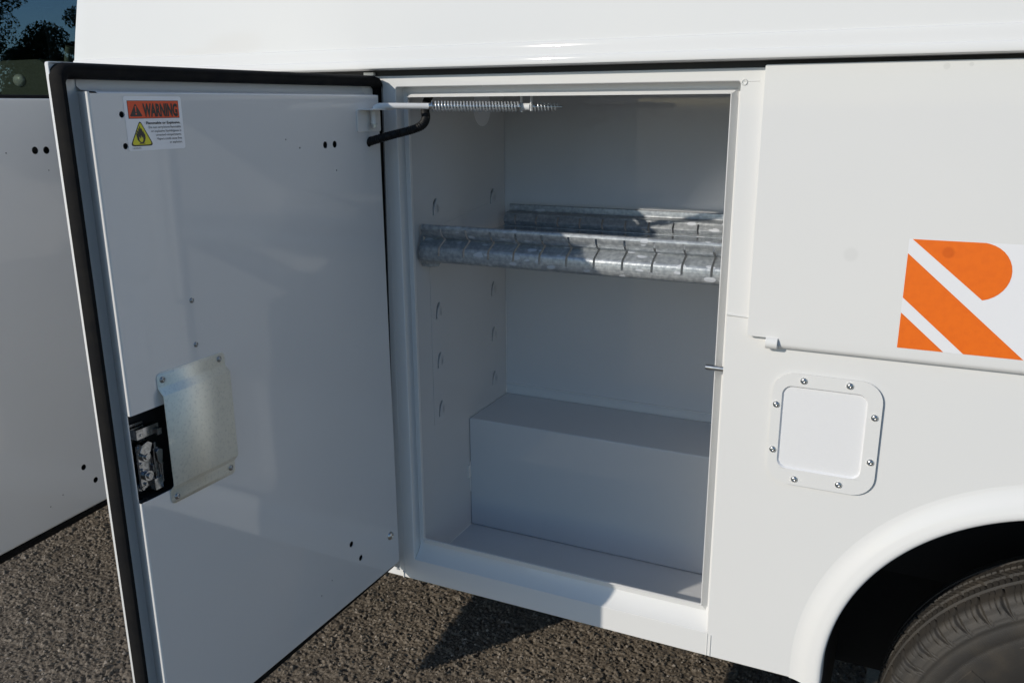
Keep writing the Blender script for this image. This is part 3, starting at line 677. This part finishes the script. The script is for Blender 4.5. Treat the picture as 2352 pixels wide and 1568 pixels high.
me = mesh(v, f, 'wheel_arch_trim'); link('wheel_arch_trim', me, 'paint', T, smooth=60)
# wheel well liner
v = []; f = []; WY = .62
for cx, cz, dx, dz in fa:
    for y in (.031, .20, WY): v.append((cx+dx*.392, y, cz+dz*.392))
for i in range(len(fa)-1):
    for j in range(2): f.append((i*3+j, i*3+j+1, (i+1)*3+j+1, (i+1)*3+j))
f.append(tuple(i*3+2 for i in range(len(fa))))
me = mesh(v, f, 'wheel_well'); o = link('wheel_well', me, 'liner', T, smooth=40)
# mud flap stub at the front foot of the arch
mb = MB(); mb.box((.178, .033, .30), (.184, .40, .47)); mb.box((.184, .06, .445), (.20, .36, .46)); mb.build('mud_flap', 'rubber', T, bevel=.002)
mb = MB(); mb.box((.205, .10, .10), (.212, .66, .50)); mb.box((.205, .622, .10), (1.19, .630, .55)); mb.build('wheel_shade_baffle', 'liner', T)  # black sheets added to keep the space behind the wheel in shade

# ---- wheel
WX, WZ, WYc = .695, .339, .100
def tyre():
    pitches = 54; per = 40; nt_ = pitches*per
    pr = [(.205, .030), (.222, .014), (.250, .004), (.280, -.001), (.300, -.0015), (.309, -.001), (.312, .0005), (.315, -.001), (.336, .000), (.3395, .0024), (.343, .0005)]
    k0 = len(pr)
    sh = [(.346+(.365-.346)*i/8, .001+.010*(i/8)**1.5) for i in range(9)]+[(.365+.019*math.sin(math.pi/2*i/6), .011+.020*(1-math.cos(math.pi/2*i/6))) for i in range(1, 7)]
    k1 = k0+len(sh)
    crown = [(.384+.006*math.sin(math.pi*i/44), .031+.158*i/44) for i in range(1, 44)]
    full = pr+sh+crown; mirror = [(r, .22-y) for r, y in (pr+sh)[::-1]]
    full = full+mirror; R = np.array([p[0] for p in full]); Y = np.array([p[1] for p in full]); m = len(full)
    th = np.arange(nt_)*2*math.pi/nt_; ph = (np.arange(nt_) % per)/per; pid = np.arange(nt_)//per
    RR = np.repeat(R[None], nt_, 0); YY = np.repeat(Y[None], nt_, 0); PH = ph[:, None]; yy = Y[None]; rr = R[None]
    dep = np.zeros_like(RR)
    # wave of the lateral grooves along the width
    s_ = np.where(yy < .031, (rr-.346)/.038, 1+(yy-.031)/.04)      # 0 at sidewall edge .. 1 at shoulder .. further over the crown
    wav = .10*np.sin(s_*3.0)+.06*s_
    def band(c, w_): 
        d = np.abs(((PH-c-wav+.5) % 1)-.5); return np.clip(1.4-d/w_, 0, 1)
    side = (rr >= .348) & (yy < .062) & (yy >= -.002)
    wide = band(.3, .030+.085*np.clip(1-np.abs(s_-.75)*1.5, 0, 1))
    dep += np.where(side, wide*(.0072*np.clip((rr-.348)/.014, .15, 1)), 0)
    shoulder = (rr >= .357) & (yy < .058)
    dep += np.where(shoulder, band(.62, .016)*.0025*(yy > .006)+band(.86, .014)*.002*(yy > .013), 0)
    cr_ = (yy >= .067) & (yy < .155)
    d2 = np.abs(((PH-.15-.25*np.sin(yy*60)+.5) % 1)-.5); dep += np.where(cr_, np.clip(1.4-d2/.05, 0, 1)*.005, 0)
    for off in (.4, .65, .9):
        d3 = np.abs(((PH-off-.25*np.sin(yy*60)+.5) % 1)-.5); dep += np.where(cr_, np.clip(1.4-d3/.02, 0, 1)*.003, 0)
    alt = (np.arange(nt_) % 4 < 2)[:, None]; dep += np.where((rr > .305) & (rr < .325) & (yy < .01) & alt, .0007, 0)
    for gy in (.0625, .094, .126, .1575): dep = np.where(np.abs(yy-gy) < .0040, .0075, dep)
    # raised rectangles on the sidewall just under the shoulder blocks
    blk = (rr > .347) & (rr < .358) & (yy < .012)
    px = (PH-wav-.3) % 1
    outl = blk & (((np.abs(px-.14) < .02) | (np.abs(px-.86) < .02)) | ((np.abs(rr-.3500) < .0012) & (px > .14) & (px < .86)))
    dep += np.where(outl, .0012, 0)
    mid = yy < .028
    RR -= np.where(mid, dep*.45, dep); YY += np.where(mid, dep*.9, 0)
    RR *= .987; YY *= .80
    co = np.stack([RR*np.cos(th)[:, None], YY, RR*np.sin(th)[:, None]], -1).reshape(-1, 3)
    idx = np.arange(nt_*m).reshape(nt_, m); nx = np.roll(idx, -1, 0)
    q = np.stack([idx[:, :-1], idx[:, 1:], nx[:, 1:], nx[:, :-1]], -1).reshape(-1, 4)
    me = bpy.data.meshes.new('tyre'); me.vertices.add(len(co)); me.vertices.foreach_set('co', co.astype(np.float32).ravel())
    me.loops.add(q.size); me.loops.foreach_set('vertex_index', q.ravel().astype(np.int32)); me.polygons.add(len(q)); me.polygons.foreach_set('loop_start', np.arange(0, q.size, 4, dtype=np.int32)); me.update(calc_edges=True)
    return me
whl = MB(); 
prr = [(.0, .075), (.05, .072), (.055, .060), (.09, .060), (.10, .085), (.15, .095), (.17, .080), (.185, .040), (.200, .022), (.206, .020), (.208, .026), (.200, .032), (.188, .060), (.186, .16), (.205, .20)]
v = []; f = []; ns = 64
for i in range(ns):
    a = 2*math.pi*i/ns; v += [(r*math.cos(a), y, r*math.sin(a)) for r, y in prr]
m = len(prr)
for i in range(ns):
    j = (i+1) % ns; f += [(i*m+k, i*m+k+1, j*m+k+1, j*m+k) for k in range(m-1)]
whl.add(v, f); wheel = whl.build('wheel', 'rim', T, smooth=35); wheel.location = (WX, WYc-.03, WZ)
link('tyre', tyre(), 'tyre', wheel, smooth=55)
for k in range(8):     # ribs moulded in the sidewall
    mb = MB(); a0 = k*math.pi/4+.15; v = []; f = []; n = 14
    for i in range(n):
        a = a0+.5*i/n
        for r, y in ((.262, .0022), (.264, -.0012), (.292, -.0032), (.294, .0002)): v.append((r*math.cos(a), y, r*math.sin(a)))
    for i in range(n-1): f += [(i*4+j, i*4+j+1, i*4+j+5, i*4+j+4) for j in range(3)]
    mb.add(v, f); mb.build('sidewall_rib', 'tyre', wheel, smooth=40)
for k in range(8):
    a = k*math.pi/4; mb = MB(); mb.tube([(.075*math.cos(a), .050, .075*math.sin(a)), (.075*math.cos(a), .066, .075*math.sin(a))], .010, 6); mb.build('lug_nut', 'bolt', wheel, bevel=.001)

# ---- upper body: drip edge, bevelled bands and the tall side sheet, leaning inwards
prof = [(.055, 1.5600), (.030, 1.5605), (-.006, 1.5605), (-.0290, 1.5612), (-.0320, 1.5630), (-.0328, 1.5655), (-.0310, 1.5745), (-.0302, 1.5762), (-.0280, 1.5778), (-.0262, 1.5900), (-.0255, 1.5960), (-.0240, 1.6000), (-.0215, 1.6015), (-.0195, 1.66), (-.012, 1.80), (.010, 1.98), (.05, 2.12), (.26, 2.20), (.45, 2.24), (1.0, 2.26)]
prof = prof+[(2.0-y, z) for y, z in prof[::-1]]
v = []; f = []; m = len(prof)
xsl = [2.15, -1.485]
def lean(z): return -.075*(z-1.6)
for z_i, x in enumerate(xsl): v += [(x if z_i == 0 else x-.004+.10*(z-1.6), y, z) for y, z in prof]
f = [(j, j+1, m+j+1, m+j) for j in range(m-1)]
# front corner strip, turned slightly towards the front
v += [(-1.548+.22*(min(z, 2.2)-1.6), y+.014, z) for y, z in prof]
f += [(m+j, m+j+1, 2*m+j+1, 2*m+j) for j in range(m-1)]
f.append(tuple(range(2*m, 3*m))); f.append(tuple(range(m))[::-1]); f.append((m-1, 0, m, 2*m-1))
me = mesh(v, f, 'upper_body'); bm = bmesh.new(); bm.from_mesh(me); bmesh.ops.recalc_face_normals(bm, faces=bm.faces); bm.to_mesh(me); bm.free()
link('upper_body', me, 'paint', T, smooth=32)
# black strip for the rain gutter's shade, between the side panel top and the drip edge
mb = MB(); mb.box((XL, .006, 1.5485), (XR, .012, 1.5625)); mb.build('gutter_shade', 'chassis', T)
# ---- body shell (front, back, far side, floor) and chassis
mb = MB(); mb.box((XL, .48, .70), (XR, 1.97, .74)); mb.box((XL, .031, .45), (XL+.01, 1.97, 1.58)); mb.box((XR-.01, .031, .45), (XR, 1.97, 1.58)); mb.box((XL, 1.97, .45), (XR, 2.0, 1.58))
mb.build('body_shell', 'paint', T)
mb = MB(); mb.box((-4.2, .55, .42), (XR, .63, .60)); mb.box((-4.2, 1.37, .42), (XR, 1.45, .60)); mb.tube([(.70, .30, .33), (.70, 1.75, .33)], .055, 14); mb.box((-.9, .85, .30), (.1, 1.15, .56)); mb.build('chassis_frame', 'chassis', T)
o = wheel.copy(); 
# ---- cab in front of the body: glass, door skin, pillar, roof, seat
mb = MB(); mb.box((-4.0, .155, .55), (-1.70, .195, 1.34)); mb.box((-4.0, 1.80, .55), (-1.70, 1.84, 1.34)); mb.box((-4.0, .155, .45), (-1.70, 1.84, .55)); cabm = mb.build('cab', 'paint', T, bevel=.01)
mb = MB(); mb.box((-3.55, .186, 1.34), (-1.715, .192, 2.02)); mb.build('side_window', 'glass', cabm)
mb = MB(); mb.box((-3.6, .17, 2.02), (-1.70, 1.83, 2.10)); mb.build('cab_roof', 'paint', cabm, bevel=.015)
mb = MB(); mb.box((-1.71, .20, .55), (-1.69, 1.80, 2.02)); mb.build('cab_back_wall', 'trim', cabm)
mb = MB(); mb.box((-4.0, 1.80, 1.34), (-1.70, 1.81, 2.02)); mb.build('cab_far_blackout', 'trim', cabm)  # dark sheet added over the far window so no sky shows through
mb = MB(); mb.box((-4.0, .20, .56), (-3.98, 1.79, 2.02)); mb.build('cab_front_blackout', 'trim', cabm)  # added across the open front to keep the cab inside dark
mb = MB(); mb.box((-3.97, .20, 2.0), (-1.72, 1.79, 2.015)); mb.build('headliner', 'trim', cabm)
mb = MB()
sbk = rrect(-2.56, 1.25, -2.34, 1.655, .055, 6)
plate(mb, [rrect(-2.53, 1.0, -2.27, 1.645, .05, 6)], .48, .62, lambda a, b, d: (a+(b-1.5)*-.10, d, b))
seat = mb.build('seat', 'seat', cabm, bevel=.02, seg=4)
mb = MB(); v = []; f = []
for i in range(9):
    for k in range(16):
        ph_ = math.pi*i/8; a = 2*math.pi*k/16; v.append((-2.425+.028*math.sin(ph_)*math.cos(a), .478-.012*math.cos(ph_), 1.582+.020*math.sin(ph_)*math.sin(a)))
for i in range(8): f += [(i*16+k, i*16+(k+1) % 16, (i+1)*16+(k+1) % 16, (i+1)*16+k) for k in range(16)]
mb.add(v, f); mb.build('seat_button', 'white_decal', seat, smooth=60)
mb = MB(); q = [Vector((-2.215+.06*(1-math.cos((t-.45)*2.0))-.0*t, .50, 1.68-.24*t)) for t in [i/12 for i in range(13)]]
mb.tube(q, .014, 10); mb.build('grab_strap', 'strap', cabm, smooth=60)
bpy.data.objects.remove(o)

# ================================================================== TREES (beyond the car park; seen in the cab glass)
def tree(x, y, h, rad, n, lab, seed):
    r_ = random.Random(seed)
    e = bpy.data.objects.new('leafy_tree', None); COL.objects.link(e); e.location = (x, y, 0); e['label'] = lab; e['category'] = 'tree'
    mb = MB(); mb.tube([(0, 0, 0), (.05, .03, h*.3), (-.04, .05, h*.55), (.02, 0, h*.85)], [h*.032, h*.024, h*.014, h*.004], 10)
    cl = []
    for k in range(26):
        a = r_.uniform(0, 6.28); z = r_.uniform(.22, .93)*h; rr = rad*math.sqrt(max(.05, 1-((z/h-.5)/.5)**2))*r_.uniform(.45, .95)
        p = Vector((rr*math.cos(a), rr*math.sin(a), z)); cl.append((p, rad*r_.uniform(.22, .42)))
        if k < 14:
            mb.tube([(0, 0, z*.62), (p.x*.5, p.y*.5, z*.85), tuple(p)], [h*.008, h*.005, h*.002], 6)
    cl.append((Vector((0, 0, h*.9)), rad*.35)); cl.append((Vector((0, 0, h*.6)), rad*.6))
    mb.build('trunk', 'bark', e, smooth=60)
    g = np.random.default_rng(seed); N_ = n
    ci = g.integers(0, len(cl), N_); c = np.array([tuple(q_[0]) for q_ in cl])[ci]; cr_ = np.array([q_[1] for q_ in cl])[ci]
    d = g.normal(size=(N_, 3)); d /= np.linalg.norm(d, axis=1)[:, None]; P = c+d*(cr_*g.random(N_)**.45)[:, None]*np.array([1, 1, .75])
    u = g.normal(size=(N_, 3)); u /= np.linalg.norm(u, axis=1)[:, None]; w_ = np.cross(u, g.normal(size=(N_, 3))); w_ /= np.linalg.norm(w_, axis=1)[:, None]
    s = g.uniform(.035, .085, N_)[:, None]
    V = np.stack([P-u*s, P+w_*s*.6, P+u*s, P-w_*s*.6], 1).reshape(-1, 3)
    me = mesh(V.tolist(), np.arange(N_*4).reshape(-1, 4).tolist(), 'crown'); at = me.attributes.new('tone', 'FLOAT', 'POINT'); at.data.foreach_set('value', np.repeat(g.random(N_)*.6+.4*(P[:, 2]/h), 4).astype(np.float32))
    link('crown', me, 'leaf', e)
def place(azd, dist): a = math.radians(azd); return (-2.0-dist*math.sin(a), .19-dist*math.cos(a))
x, y = place(56.2, 42); tree(x, y, 8.0, 3.1, 60000, 'tall dense tree mirrored at the left of the dark cab window', 11)
x, y = place(49.9, 44); tree(x, y, 6.2, 1.7, 26000, 'smaller tree mirrored in the cab window beside the white body', 12)
x, y = place(52.6, 47); tree(x, y, 4.0, 2.4, 26000, 'low tree mirrored between the two taller ones in the cab window', 13)
